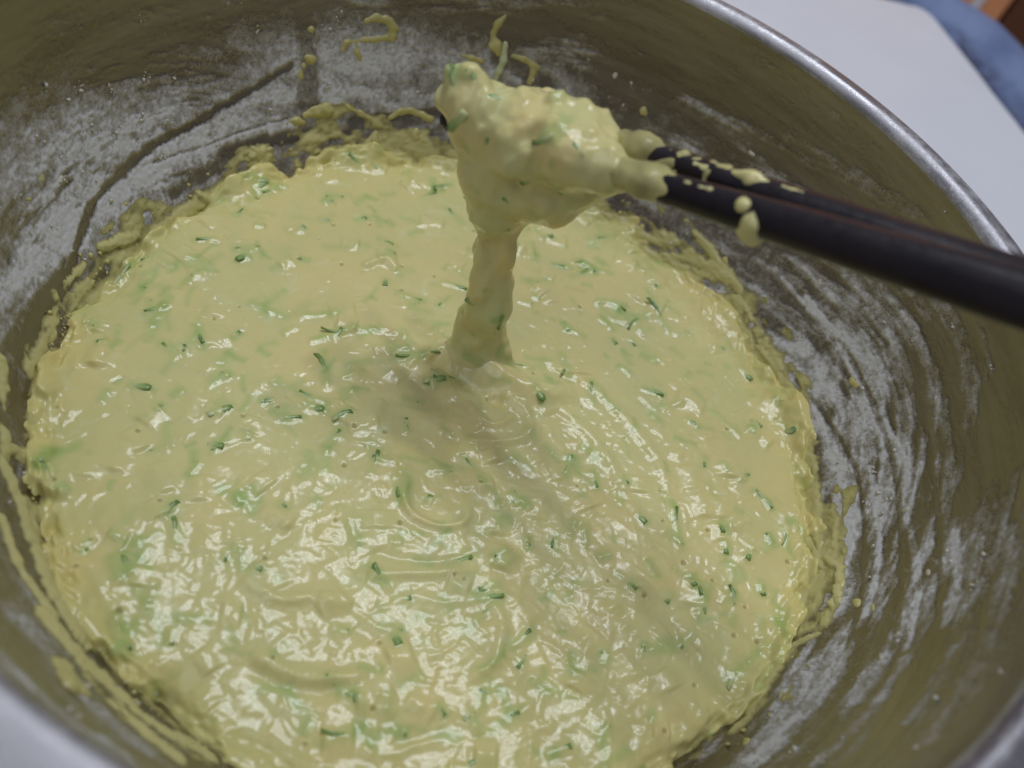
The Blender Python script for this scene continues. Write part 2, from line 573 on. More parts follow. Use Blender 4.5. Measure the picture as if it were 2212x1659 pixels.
# slanting streaks left by stirring: long along the wall, thin across it
sl = ZZ - 0.010 * np.sin(TH * 2 + 0.6) - 0.004 * np.sin(TH * 5)
st = fbm(UU * 26, sl / 0.0052, 41, 4, 26, 0.55)
st2 = fbm(UU * 60, sl / 0.0020, 47, 3, 60, 0.55)
patch = fbm(UU * 16, ZZ / 0.020, 53, 3, 16)
zone = np.exp(-((hz - 0.20) / 0.30) ** 2)
t_left = tz(200, 380)[0]
t_right = tz(1850, 1000)[0]
t_back = tz(900, 200)[0]
def near(t, wd):
    return np.exp(-((((TH - t + pi) % (2 * pi)) - pi) / wd) ** 2)
zl, zr, zb = near(t_left, 0.50), near(t_right, 0.95), near(t_back, 0.40)
flour = 0.10 * zone + 0.025 + 0.035 * sstep(0.42, 0.68, patch)
flour = flour + zr * 0.40 * sstep(0.50, 0.66, 0.62 * st + 0.38 * st2 + 0.04 * zone) * np.exp(-(np.clip(hz - 0.30, 0, 2) / 0.32) ** 2)
flour = flour + zr * 0.16 * sstep(0.52, 0.60, st) * (hz < 0.95)
flour = flour + 0.28 * sstep(0.55, 0.75, 0.6 * st + 0.4 * st2) * sstep(1.0, 0.55, hz)
zoneL = np.exp(-((hz - 0.28) / 0.24) ** 2)
flour = flour + zl * zoneL * (0.50 + 0.55 * sstep(0.35, 0.62, patch) - 0.55 * sstep(0.50, 0.62, st2))
flour = flour + zb * np.exp(-((hz - 0.42) / 0.13) ** 2) * (0.35 + 0.5 * sstep(0.4, 0.6, patch))
for pts, wd, amt in [([(130, 520), (300, 370), (430, 290)], 9, 0.6), ([(60, 620), (160, 500)], 8, 0.45),
                     ([(470, 270), (560, 215), (700, 200)], 5, 0.35), ([(300, 385), (500, 300), (640, 262)], 3.0, 0.65),
                     ([(720, 200), (860, 215), (1000, 215)], 5, 0.5), ([(0, 640), (70, 560)], 6, 0.6),
                     ([(1560, 640), (1680, 790), (1790, 960), (1830, 1130), (1800, 1320)], 6.0, 0.75),
                     ([(1740, 640), (1860, 830), (1910, 960)], 1.8, 0.8), ([(1880, 1010), (1900, 1200), (1870, 1330)], 1.9, 0.75),
                     ([(1960, 1120), (1985, 1260), (1960, 1400)], 2.0, 0.6), ([(2060, 1150), (2070, 1290), (2040, 1350)], 2.4, 0.55),
                     ([(2180, 1150), (2150, 1350), (2000, 1600)], 5.0, 0.34), ([(1960, 1420), (1860, 1560), (1760, 1650)], 3.2, 0.5),
                     ([(1830, 1400), (1740, 1530), (1640, 1640)], 4.2, 0.6), ([(1690, 600), (1800, 740), (1890, 880), (1960, 1000)], 1.5, 0.6),
                     ([(2060, 1400), (1960, 1560)], 2.6, 0.45),
                     ([(0, 1420), (120, 1530), (260, 1630)], 8, 0.55),
                     ([(40, 1330), (180, 1500), (300, 1610)], 6, 0.35)]:
    flour = np.maximum(flour, 0) + 1.0 * amt * stroke(pts, wd * 1.1, 0.65, int(wd * 10), 0.4) * (0.55 + 1.1 * (st2 - 0.3)) 
# bare wiped lines
for pts, wd, amt in [([(628, 140), (540, 195), (420, 265), (330, 312), (255, 375), (195, 445), (165, 530), (150, 600)], 3.0, 0.9),
                     ([(150, 590), (90, 660), (40, 760)], 7, 0.85), ([(330, 350), (440, 315), (620, 255)], 1.0, 0.7),
                     ([(650, 30), (672, 130), (662, 225)], 8, 0.62), ([(760, 265), (900, 245), (1010, 235)], 3.2, 0.8),
                     ([(480, 330), (620, 295), (760, 290)], 5, 0.8), ([(370, 420), (480, 355)], 4, 0.7),
                     ([(20, 800), (40, 900)], 6, 0.8), ([(1080, 120), (1180, 180)], 7, 0.7),
                     ([(1840, 780), (1930, 1000), (1945, 1200), (1930, 1400)], 2.0, 0.7), ([(1720, 820), (1850, 1010), (1868, 1180), (1830, 1400)], 1.6, 0.7),
                     ([(2010, 1000), (2030, 1200), (2010, 1420)], 2.5, 0.7)]:
    flour = flour * (1 - amt * stroke(pts, wd, 0.5, int(wd * 7) + 5, 0.42))
fine = fbm(UU * 900, ZZ / 0.0008, 77, 3, 900)
clot = fbm(UU * 260, ZZ / 0.0028, 79, 4, 260, 0.6)
flour = np.clip(flour * (0.45 + 1.1 * fine) * (0.35 + 1.3 * clot), 0, 0.85)
rel = 0.00055 * flour * fine                           # thickness of the flour crust
Rw = wall_r(ZZ) - rel
V = np.stack([Rw * np.cos(TH), Rw * np.sin(TH), ZZ], -1).reshape(-1, 3)
I = np.arange(NZ * NT).reshape(NZ, NT)
Q = np.stack([I[:-1], np.roll(I[:-1], -1, 1), np.roll(I[1:], -1, 1), I[1:]], -1).reshape(-1, 4)
Q = Q[:, ::-1]
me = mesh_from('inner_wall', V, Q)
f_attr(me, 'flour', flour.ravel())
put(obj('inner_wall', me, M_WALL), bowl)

def lathe(name, prof, n=256, mat=None):
    prof = np.array(prof)
    t = np.linspace(0, 2 * pi, n, endpoint=False)
    v = np.stack([prof[:, 0][:, None] * np.cos(t), prof[:, 0][:, None] * np.sin(t), np.repeat(prof[:, 1][:, None], n, 1)], -1).reshape(-1, 3)
    ix = np.arange(len(prof) * n).reshape(len(prof), n)
    q = np.stack([ix[:-1], np.roll(ix[:-1], -1, 1), np.roll(ix[1:], -1, 1), ix[1:]], -1).reshape(-1, 4)
    return mesh_from(name, v, q)
TW = 0.0016
zb = np.linspace(HRIM - 0.0015, Z_T, 30)
prof = [(wall_r(z) + TW, z) for z in zb]
prof += [(prof[-1][0] - 0.004, Z_T + 0.0002), (0.02, Z_T + 0.0002), (0.0001, Z_T + 0.0002)]
prof += [(0.0001, Z_T + 0.0016), (wall_r(Z_T + 0.0016) - 0.001, Z_T + 0.0016)] + [(wall_r(z) + 0.0004, z) for z in np.linspace(Z_T + 0.002, Z0 - 0.0005, 12)]
put(obj('outer_shell', lathe('outer_shell', prof), M_RIM), bowl)
# rolled rim
rp = []
for k in range(9):                                      # inner fillet turning outward
    a = pi - k / 8 * (pi / 2 - 0.18)
    rp.append((RB + 0.0030 + 0.0030 * cos(a), HRIM + 0.0030 * sin(a)))
x0, z0 = rp[-1]
for k in range(1, 9):
    f = k / 8
    rp.append((x0 + 0.0096 * f, z0 - 0.0001 - 0.0036 * f * f))
x0, z0 = rp[-1]
for k in range(1, 9):
    a = pi / 2 - 0.55 - k / 8 * (pi - 0.5)
    rp.append((x0 + 0.0016 * (cos(a) - cos(pi / 2 - 0.55)), z0 + 0.0016 * (sin(a) - sin(pi / 2 - 0.55))))
rp.append((RB + TW * 0.6, HRIM - 0.0016))
put(obj('rim', lathe('rim', rp, 400), M_RIM), bowl)

# ------------------------------------------------------------------ batter pool: stirred surface full of shreds
batter = empty('batter', (0, 0, Z_T + 0.002), 'thick pale yellow batter with grated green shreds filling the steel bowl', 'batter')
C0 = on_z(950, 1090, 0)[:2]
HC = 0.00031
XR = 0.8486 * RB + 0.006
nx = int(2 * XR / HC)
xs = np.linspace(-XR, XR, nx)
X, Y = np.meshgrid(xs, xs, indexing='xy')
RR = np.hypot(X, Y)
dx, dy = X - C0[0], Y - C0[1]
rc = np.hypot(dx, dy)
ac = np.arctan2(dy, dx)
wx = (fbm(X / 0.02, Y / 0.02, 201, 3) - 0.5) * 0.010
wy = (fbm(X / 0.02, Y / 0.02, 207, 3) - 0.5) * 0.010
rcw = np.hypot(dx + wx, dy + wy)
acw = np.arctan2(dy + wy, dx + wx) / (2 * pi)
Hf = 0.0022 * (fbm(X / 0.034, Y / 0.034, 211, 2) - 0.5)
sw = fbm(acw * 9 + rcw * 0, rcw / 0.0046, 221, 3, 9)
bot = on_z(880, 1430, 0)[:2]
amp = 0.34 + 0.75 * np.exp(-((X - bot[0]) ** 2 + (Y - bot[1]) ** 2) / 0.045 ** 2)
Hf += 0.00048 * (sw - 0.5) * amp * sstep(0.0, 0.03, rc)
rd = 1 - np.abs(2 * fbm((X + wx * 1.5) / 0.011, (Y + wy * 1.5) / 0.011, 231, 2) - 1)
Hf += 0.00034 * (rd ** 3) * amp
Hf += 0.00030 * (fbm(X / 0.0034, Y / 0.0034, 241, 3) - 0.5) * (0.6 + 0.4 * amp)
tint = np.ones(X.shape + (3,))
def window(cx, cy, ext):
    i0, i1 = np.searchsorted(xs, [cx - ext, cx + ext])
    j0, j1 = np.searchsorted(xs, [cy - ext, cy + ext])
    return slice(max(j0, 0), j1), slice(max(i0, 0), i1)
def streak(cx, cy, ang, L, wd, kv):
    s = window(cx, cy, L * 0.75 + wd * 3)
    u, v = X[s] - cx, Y[s] - cy
    a, b = u * cos(ang) + v * sin(ang), -u * sin(ang) + v * cos(ang)
    b = b - kv * a * a
    m = np.exp(-(b / wd) ** 2) * (1 - sstep(0.36, 0.55, np.abs(a) / L))
    return s, m, b / wd
def flow(cx, cy):
    a = math.atan2(cy - C0[1], cx - C0[0]) + pi / 2
    return a + random.gauss(0, 0.65)
RP = 0.8486 * RB
def rnd_disk(rmax):
    while True:
        x, y = random.uniform(-rmax, rmax), random.uniform(-rmax, rmax)
        if x * x + y * y < rmax * rmax:
            return x, y
for k in range(330):                                     # soft lumps
    cx, cy = rnd_disk(RP)
    L = random.uniform(0.004, 0.009)
    s, m, q = streak(cx, cy, flow(cx, cy), L, random.uniform(0.0017, 0.0036), random.uniform(-40, 40))
    Hf[s] += m * random.uniform(-0.0003, 0.00085)
calm = sstep(0.40, 0.62, fbm(X / 0.016, Y / 0.016, 271, 3))
for k in range(1500):                                    # shreds just under the skin
    cx, cy = rnd_disk(RP)
    am = 0.50 + 0.45 * math.exp(-((cx - bot[0]) ** 2 + (cy - bot[1]) ** 2) / 0.045 ** 2)
    L = random.uniform(0.002, 0.008)
    wd = random.uniform(0.00045, 0.0011)
    s, m, q = streak(cx, cy, flow(cx, cy) + random.gauss(0, 0.5), L, wd, random.uniform(-110, 110))
    Hf[s] += m * random.uniform(0.00005, 0.00027) * am * (0.2 + 0.9 * calm[s]) * (1 if random.random() < 0.8 else -0.7)
GR = np.array([0.70, 0.88, 0.72])
PALE = np.array([1.02, 1.08, 1.22])
for k in range(560):                                     # shreds seen dimly through the batter
    cx, cy = rnd_disk(RP)
    L = random.uniform(0.002, 0.009)
    s, m, q = streak(cx, cy, flow(cx, cy), L, random.uniform(0.0006, 0.0015), random.uniform(-80, 80))
    c = GR if random.random() < 0.62 else PALE
    st_ = random.uniform(0.2, 0.85)
    tint[s] *= 1 - (m * st_)[..., None] * (1 - c)
for k in range(2600):                                    # fine grated texture
    cx, cy = rnd_disk(RP)
    s, m, q = streak(cx, cy, flow(cx, cy) + random.gauss(0, 0.6), random.uniform(0.0014, 0.0045), random.uniform(0.00035, 0.0006), random.uniform(-150, 150))
    Hf[s] += m * random.uniform(0.00003, 0.00010) * (1 if random.random() < 0.75 else -1)
SHREDS = []
def lay(cx, cy, ang, L):                                 # a shred half sunk in the batter: the skin humps over it
    s, m, q = streak(cx, cy, ang, L * 1.15, 0.0011, 0)
    Hf[s] += m * random.uniform(0.0001, 0.0004)
    s, m, q = streak(cx - cos(ang) * L * 0.15, cy - sin(ang) * L * 0.15, ang, L * 1.25, 0.0014, 0)
    tint[s] *= 1 - (m * random.uniform(0.35, 0.8))[..., None] * (1 - GR)
    SHREDS.append((cx, cy, ang, L))
# the clearest ones where the photograph shows them: (x, y, second end x, y) of the green end and the pale end
SEEN = [(790, 472, 765, 478), (940, 410, 975, 400), (570, 420, 610, 405), (515, 565, 540, 545), (600, 578, 585, 586), (850, 552, 835, 545),
        (1150, 532, 1155, 565), (1215, 575, 1190, 572), (1150, 610, 1190, 605), (1275, 588, 1225, 600), (1345, 660, 1290, 652), (1405, 645, 1440, 712),
        (205, 705, 190, 690), (435, 742, 425, 700), (400, 745, 405, 765), (490, 808, 460, 812), (325, 838, 275, 830), (340, 885, 350, 870), (565, 868, 590, 865),
        (905, 870, 870, 860), (650, 900, 600, 905), (700, 885, 655, 870), (990, 1015, 950, 1020), (880, 1040, 880, 1100), (1020, 1200, 960, 1225),
        (375, 1125, 385, 1180), (485, 1210, 500, 1175), (265, 1200, 280, 1240), (368, 1390, 372, 1360), (735, 1500, 770, 1505), (655, 1580, 670, 1555),
        (960, 1545, 940, 1520), (1045, 1525, 1000, 1550), (1120, 1440, 1130, 1425), (1390, 1390, 1385, 1420), (1630, 1415, 1570, 1470), (1570, 1020, 1555, 1000),
        (1640, 925, 1630, 915), (1355, 1045, 1345, 1030), (1130, 1080, 1140, 1100), (1240, 985, 1225, 980), (1110, 790, 1160, 800), (1170, 790, 1190, 775),
        (1275, 830, 1280, 870), (1490, 805, 1480, 815), (1470, 870, 1420, 880), (1430, 850, 1390, 838), (790, 965, 800, 960), (480, 965, 455, 960),
        (620, 1100, 610, 1090), (520, 1090, 510, 1080), (100, 1000, 95, 1030), (70, 915, 65, 930), (830, 620, 835, 605), (650, 560, 670, 565), (425, 520, 470, 518),
        (1560, 1150, 1550, 1120), (1500, 1265, 1490, 1240), (1370, 1275, 1360, 1265), (1580, 1265, 1590, 1300), (1650, 1285, 1645, 1270), (1395, 1130, 1375, 1110),
        (930, 1075, 925, 1085), (860, 1395, 850, 1370), (1440, 1300, 1455, 1280), (210, 740, 230, 735), (755, 890, 720, 905), (595, 830, 600, 820), (320, 975, 340, 970),
        (410, 1025, 430, 1000), (1700, 1180, 1690, 1120), (1665, 1100, 1650, 1080), (1330, 740, 1320, 725), (1370, 745, 1365, 735), (1190, 1180, 1200, 1150), (700, 770, 705, 830)]
for x0, y0, x1, y1 in SEEN:
    a, b = on_z(x0, y0, 0), on_z(x1, y1, 0)
    d = b - a
    L = max(np.linalg.norm(d) * 1.2, 0.0032)
    ang = math.atan2(d[1], d[0])
    lay(a[0] + cos(ang) * L * 0.45, a[1] + sin(ang) * L * 0.45, ang, L)
while len(SHREDS) < 285:
    x, y = rnd_disk(RP * 0.975)
    lay(x, y, flow(x, y) + (pi if random.random() < 0.5 else 0), random.uniform(0.0025, 0.0075) if random.random() < 0.85 else random.uniform(0.008, 0.012))
# broad greener and warmer areas
gm = fbm(X / 0.022, Y / 0.022, 251, 4)
gm = 0.6 * gm + 0.4 * fbm((X + 2 * wx) / 0.009, (Y + 2 * wy) / 0.009, 257, 3)
tint *= 1 + (sstep(0.36, 0.64, gm)[..., None] - 0.5) * np.array([-0.06, -0.01, 0.02])
# air bubbles
for k in range(70):
    cx, cy = rnd_disk(RP * 0.97)
    rb_ = random.uniform(0.00025, 0.00062)
    s = window(cx, cy, rb_ * 4)
    d = np.hypot(X[s] - cx, Y[s] - cy) / rb_
    Hf[s] += 0.00009 * np.exp(-((d - 1.4) / 0.4) ** 2) - 0.0009 * np.exp(-(d / 0.85) ** 2)
    tint[s] *= 1 - 0.45 * np.exp(-(d / 0.9) ** 2)[..., None] * np.array([0.8, 0.95, 1.0])
# folded coils: ridges along drawn lines
def ridge(pts, wd, ht, steep=0.0):
    q = [on_z(*p, 0)[:2] for p in pts]
    # smooth the polyline
    for it in range(2):
        q2 = [q[0]]
        for a, b in zip(q[:-1], q[1:]):
            q2 += [a * 0.75 + b * 0.25, a * 0.25 + b * 0.75]
        q = q2 + [q[-1]]
    lo, hi = np.min(q, 0) - 4 * wd, np.max(q, 0) + 4 * wd
    i0, i1 = np.searchsorted(xs, [lo[0], hi[0]])
    j0, j1 = np.searchsorted(xs, [lo[1], hi[1]])
    s = (slice(j0, j1), slice(i0, i1))
    best = np.full(X[s].shape, 1e9)
    along = np.zeros(X[s].shape)
    for n_, (a, b) in enumerate(zip(q[:-1], q[1:])):
        d = b - a
        t = np.clip(((X[s] - a[0]) * d[0] + (Y[s] - a[1]) * d[1]) / (d @ d + 1e-15), 0, 1)
        D = np.hypot(X[s] - a[0] - t * d[0], Y[s] - a[1] - t * d[1])
        along = np.where(D < best, (n_ + t) / (len(q) - 1), along)
        best = np.minimum(best, D)
    best = best * (0.75 + 0.5 * fbm(X[s] / 0.005, Y[s] / 0.005, 77, 3))
    env = sstep(0, 0.2, along) * (1 - sstep(0.75, 1.0, along)) * 0.85 + 0.15
    Hf[s] += ht * np.exp(-(best / wd) ** 2) * env
for pts, wd, ht in [([(872, 1040), (868, 1090), (900, 1125), (960, 1145), (1010, 1130), (1005, 1090)], 0.0011, 0.0011),
                    ([(1010, 860), (1075, 850), (1140, 890), (1150, 940), (1080, 960), (1010, 950)], 0.0014, 0.0009),
                    ([(1000, 870), (1060, 930), (1110, 900)], 0.0010, 0.0007),
                    ([(790, 1190), (880, 1215), (980, 1215), (1030, 1190)], 0.0013, -0.0006),
                    ([(790, 1240), (880, 1245), (1020, 1235)], 0.0013, 0.0009),
                    ([(1030, 770), (1050, 800), (1100, 830), (1160, 850), (1250, 850)], 0.0040, 0.0030),
                    ([(930, 770), (970, 800), (1040, 850), (1090, 870)], 0.0028, -0.0022),
                    ([(540, 1410), (640, 1465), (720, 1470), (800, 1455)], 0.0016, 0.0012),
                    ([(530, 1440), (620, 1490), (740, 1500)], 0.0015, -0.0004),
                    ([(780, 580), (830, 560), (860, 590)], 0.0014, 0.0010),
                    ([(520, 1250), (600, 1300), (680, 1290)], 0.0014, 0.0010),
                    ([(1180, 780), (1280, 830), (1400, 950), (1450, 1060)], 0.0018, 0.0007),
                    ([(1210, 880), (1300, 960), (1360, 1080)], 0.0016, 0.0007),
                    ([(1060, 1300), (1090, 1350), (1070, 1430), (1010, 1470)], 0.0015, 0.0010),
                    ([(60, 985), (95, 1060), (150, 1075)], 0.0013, 0.0012)]:
    ridge(pts, wd, ht)
# mound where the hanging strand runs into the pool
Bs = on_z(1030, 765, 0)
NB = CAM_P - Bs
NB[2] = 0
NB /= np.linalg.norm(NB)
db = np.hypot(X - Bs[0], Y - Bs[1])
Hf += 0.0018 * np.exp(-(db / 0.013) ** 2)
# edge: climbs the wall here and there, sinks elsewhere
dw = RP - RR
aw = np.arctan2(Y, X) / (2 * pi)
edge = fbm(aw * 18, aw * 0 + 0.5, 261, 4, 18, 0.6)
Hf += (edge - 0.47) * 0.012 * np.exp(-np.clip(dw, 0, 1) / 0.0055)
Hf += 0.0012 * (fbm(X / 0.008, Y / 0.008, 263, 3) - 0.5) * np.exp(-np.clip(dw, 0, 1) / 0.006)
notch = fbm(aw * 34, RR / 0.008, 265, 4, 34, 0.6)
Hf -= 0.0045 * sstep(0.50, 0.70, notch) * np.exp(-(np.clip(dw, 0, 1) / 0.0036) ** 2)
Hf += 0.0025 * sstep(0.52, 0.34, notch) * np.exp(-(np.clip(dw, 0, 1) / 0.0040) ** 2)
# film near the wall is more yellow
ed = np.exp(-np.clip(dw, 0, 1) / 0.010)
tint *= 1 - ed[..., None] * np.array([0.03, 0.04, 0.18])
keepv = RR - wall_r(Hf) < 0.0009
I = np.arange(nx * nx).reshape(nx, nx)
Q = np.stack([I[:-1, :-1], I[:-1, 1:], I[1:, 1:], I[1:, :-1]], -1).reshape(-1, 4)
kv = keepv.ravel()
Q = Q[kv[Q].all(1)]
used = np.unique(Q)
rm = -np.ones(nx * nx, int)
rm[used] = np.arange(len(used))
V = np.stack([X.ravel(), Y.ravel(), Hf.ravel()], -1)[used]
me = mesh_from('batter_pool', V, rm[Q])
col_attr(me, 'tint', tint.reshape(-1, 3)[used])
pool = put(obj('batter_pool', me, M_BAT), batter)
def h_at(x, y):
    i = int(np.clip(np.searchsorted(xs, x), 0, nx - 1))
    j = int(np.clip(np.searchsorted(xs, y), 0, nx - 1))
    return Hf[j, i]

# ------------------------------------------------------------------ lifted clump and falling strand
def cpt(x, y, dep=0.0):                                  # point of the clump, dep metres towards the viewer
    return on_plane(x, y, Bs + NB * dep, NB)
fa, fb = cpt(955, 255, -0.009), at_dist(2212, 645, 0.146)
fdir = (fb - fa) / np.linalg.norm(fb - fa)
ba, bb = cpt(1020, 204, -0.017), at_dist(2212, 622, 0.157)
bdir = (bb - ba) / np.linalg.norm(bb - ba)
def along(a, d, px):                                      # length along a stick's axis at measured column px
    lo, hi = 0.0, 0.235
    for it in range(40):
        m_ = (lo + hi) / 2
        q = CM.T @ (a + d * m_ - CAM_P)
        x = PW / 2 + PF * q[0] / -q[2]
        lo, hi = (m_, hi) if x < px else (lo, m_)
    return lo
def taper(a, d):
    ks = [0.0] + [along(a, d, x) for x in (1440, 1720, 2212)] + [0.235]
    return lambda t: float(np.interp(t, ks, [0.0023, 0.0028, 0.0036, 0.0043, 0.0045]))
f_rad, b_rad = taper(fa, fdir), taper(ba, bdir)
def stick_pt(a, d, px):
    t = along(a, d, px)
    return a + d * t, f_rad(t)
def seg(a, ra, b, rb, da=0.0, dbb=None):
    dbb = da if dbb is None else dbb
    p, q = cpt(*a, da), cpt(*b, dbb)
    return (p, ra * px_size(p), q, rb * px_size(q))
segs = [seg((1100, 285), 88, (1205, 290), 78), seg((1040, 250), 72, (1100, 285), 82), seg((1215, 300), 76, (1255, 330), 72),
        seg((1085, 370), 84, (1185, 385), 78), seg((1070, 440), 58, (1150, 430), 50), seg((1200, 400), 66, (1275, 385), 40),
        seg((1010, 215), 48, (1035, 255), 60), seg((985, 165), 17, (1010, 225), 44), seg((1018, 158), 15, (1035, 215), 40),
        seg((970, 152), 9, (990, 185), 18), seg((952, 215), 20, (985, 225), 32),
        seg((1205, 213), 14, (1210, 250), 34), seg((1262, 240), 16, (1235, 275), 40), seg((1130, 205), 14, (1110, 240), 44),
        seg((1230, 385), 64, (1290, 380), 42), seg((1290, 380), 40, (1335, 382), 30, 0.001, 0.003),
        # swirled lip on the front face
        seg((1092, 300), 12, (1098, 345), 13, 0.0074), seg((1098, 345), 13, (1135, 365), 10, 0.0076), seg((1100, 295), 12, (1190, 262), 18, 0.0070),
        seg((1225, 310), 24, (1215, 350), 22, 0.0058), seg((1240, 330), 74, (1255, 365), 66), seg((1160, 410), 66, (1240, 400), 52),
        # strand
        seg((1080, 465), 48, (1066, 535), 35), seg((1066, 535), 34, (1060, 600), 33), seg((1060, 600), 34, (1053, 660), 39),
        seg((1053, 660), 39, (1030, 725), 31), seg((1030, 725), 31, (1024, 775), 30), seg((1028, 765), 33, (1060, 806), 26, 0.001, 0.003), seg((1060, 806), 26, (1130, 838), 16, 0.003, 0.005),
        seg((1080, 625), 17, (1084, 660), 15), seg((1090, 500), 12, (1094, 560), 7), seg((1040, 520), 10, (1030, 640), 8, 0.0034),
        # the foot melts into the pool: a broad body mostly below the surface
        seg((1002, 672), 9, (992, 738), 13), seg((1080, 715), 8, (1092, 752), 11), seg((1062, 700), 20, (1068, 770), 22),
        (Bs + np.array([-0.002, 0, -0.0084]), 0.0112, Bs + np.array([0.003, -0.003, -0.0098]), 0.0122)]
def axis_seg(a, d, px0, r0, px1, r1):
    return (stick_pt(a, d, px0)[0], r0, stick_pt(a, d, px1)[0], r1)
segs += [axis_seg(fa, fdir, 1120, 0.0062, 1230, 0.0066), axis_seg(fa, fdir, 1230, 0.0066, 1290, 0.0046), axis_seg(fa, fdir, 1290, 0.0046, 1335, 0.0026),
         axis_seg(ba, bdir, 1180, 0.0060, 1290, 0.0046), axis_seg(ba, bdir, 1290, 0.0046, 1325, 0.0028)]
me = sdf_mesh('hanging_clump', segs, 0.00048, 0.0034, [(0.0013, np.array([0.0070, 0.0070, 0.010]), 3), (0.0006, np.array([0.0026, 0.0026, 0.0046]), 4), (0.00022, np.array([0.0012, 0.0012, 0.0024]), 6)])
co = np.zeros(len(me.vertices) * 3, np.float32)
me.vertices.foreach_get('co', co)
co = co.reshape(-1, 3)
tn = 1 + (vnoise3(co / 0.007, 8)[:, None] - 0.5) * np.array([-0.20, 0.02, 0.10])
gsm = sstep(0.70, 0.86, vnoise3(co / 0.0042, 9))[:, None]
tn = tn * (1 - gsm * 0.45 * np.array([0.6, 0.3, 0.55]))
col_attr(me, 'tint', tn)
clump = put(obj('hanging_clump', me, M_BAT), batter)

# ------------------------------------------------------------------ grated shreds
def shred_mesh(name, L, wd, th_, curve, seed, taper):
    rs = random.Random(seed)
    nr, ns = 7, 6
    vs, al = [], []
    for i in range(nr):
        t = i / (nr - 1)
        s = (t - 0.5) * L
        sc_ = (0.55 + 0.45 * math.sin(pi * min(max(t, 0.06), 0.94)) ** 0.5) * (1 - taper * t)
        cy = curve * s * s * (1 if True else 0) + rs.uniform(-0.05, 0.05) * wd
        cz = -0.25 * abs(curve) * s * s
        for j in range(ns):
            a = 2 * pi * j / ns
            vs.append((s, cy + cos(a) * wd * 0.5 * sc_ * rs.uniform(0.75, 1.25), cz + sin(a) * th_ * 0.5 * sc_ * rs.uniform(0.75, 1.25)))
            al.append(t)
    fs = []
    for i in range(nr - 1):
        for j in range(ns):
            fs.append((i * ns + j, i * ns + (j + 1) % ns, (i + 1) * ns + (j + 1) % ns, (i + 1) * ns + j))
    import bmesh as _b
    bm = _b.new()
    vv = [bm.verts.new(v) for v in vs]
    for f in fs:
        bm.faces.new([vv[k] for k in f])
    bm.faces.new([vv[k] for k in range(ns)][::-1])
    bm.faces.new([vv[(nr - 1) * ns + k] for k in range(ns)])
    _b.ops.recalc_face_normals(bm, faces=bm.faces)
    me = bpy.data.meshes.new(name)
    bm.to_mesh(me)
    bm.free()
    for p_ in me.polygons:
        p_.use_smooth = True
    f_attr(me, 'along', al)
    return me
SH = []
for k in range(28):
    Ls = [0.0026, 0.0038, 0.0052, 0.0070, 0.0100][k % 5] * random.uniform(0.85, 1.2)
    me = shred_mesh('zucchini_shred', Ls, random.uniform(0.0011, 0.0023), random.uniform(0.0009, 0.0013), random.uniform(-80, 80), k, random.uniform(0, 0.5))
    me.materials.append(M_SH[[0, 0, 1, 0, 1, 2][k % 6]])
    SH.append((me, Ls))
def shred(me, loc, xdir, up, par, root):
    x = Vector(xdir).normalized()
    z = Vector(up)
    z = (z - x * z.dot(x)).normalized()
    y = z.cross(x)
    Mx = Matrix((x, y, z)).transposed().to_4x4()
    Mx.translation = Vector(loc)
    o = bpy.data.objects.new('zucchini_shred', me)
    COL.objects.link(o)
    o.parent = par
    o.matrix_basis = Mx
    return o
def pool_shred(x, y, ang, me, L, sink, tilt):
    z = h_at(x, y)
    e = 0.0012
    gx, gy = (h_at(x + e, y) - h_at(x - e, y)) / (2 * e), (h_at(x, y + e) - h_at(x, y - e)) / (2 * e)
    dx_, dy_ = cos(ang), sin(ang)
    xd = (dx_, dy_, dx_ * gx + dy_ * gy - tilt)
    shred(me, (x, y, z - sink + 0.0), xd, (-gx, -gy, 1), pool, batter)
for n_, (x, y, ang, L) in enumerate(SHREDS):
    cand = SH if n_ >= len(SEEN) else [q for q in SH if q[0].materials[0] != M_SH[2]]
    me, Lm = min(cand, key=lambda q: abs(q[1] - L) + random.uniform(0, 0.0018))
    pool_shred(x, y, ang, me, Lm, random.uniform(0.00032, 0.00062) if n_ < len(SEEN) else random.uniform(0.00042, 0.00085), random.uniform(0.02, 0.20))
# on the clump: thrown from the viewer's side onto its surface
from mathutils.bvhtree import BVHTree
bv = BVHTree.FromPolygons([tuple(v) for v in co], [tuple(p.vertices) for p in clump.data.polygons])
for x0, y0, x1, y1 in [(975, 280, 1000, 250), (1200, 425, 1212, 400), (1030, 510, 1045, 490), (966, 148, 985, 190), (1012, 150, 1030, 175), (1005, 650, 1030, 660),
                       (1075, 700, 1095, 670), (1085, 430, 1105, 440), (1105, 500, 1085, 495), (1150, 310, 1190, 300), (1052, 300, 1048, 318), (1235, 300, 1255, 330),
                       (1060, 205, 1090, 215), (1085, 690, 1070, 720), (1128, 400, 1140, 390)]:
    d = ray((x0 + x1) / 2, (y0 + y1) / 2)
    h_ = bv.ray_cast(Vector(CAM_P), Vector(d))
    if h_[0] is None:
        continue
    p0_, p1_ = cpt(x0, y0), cpt(x1, y1)
    xd = Vector(p1_ - p0_)
    n_ = h_[1]
    if n_.dot(Vector(d)) > 0:
        n_ = -n_
    xd = xd - n_ * xd.dot(n_)
    me, Lm = min(SH, key=lambda q: abs(q[1] - np.linalg.norm(p1_ - p0_) * 1.3) + random.uniform(0, 0.001) + (0.01 if q[0].materials[0] == M_SH[2] else 0))
    shred(me, h_[0] - n_ * 0.00032, xd, n_, clump, batter)

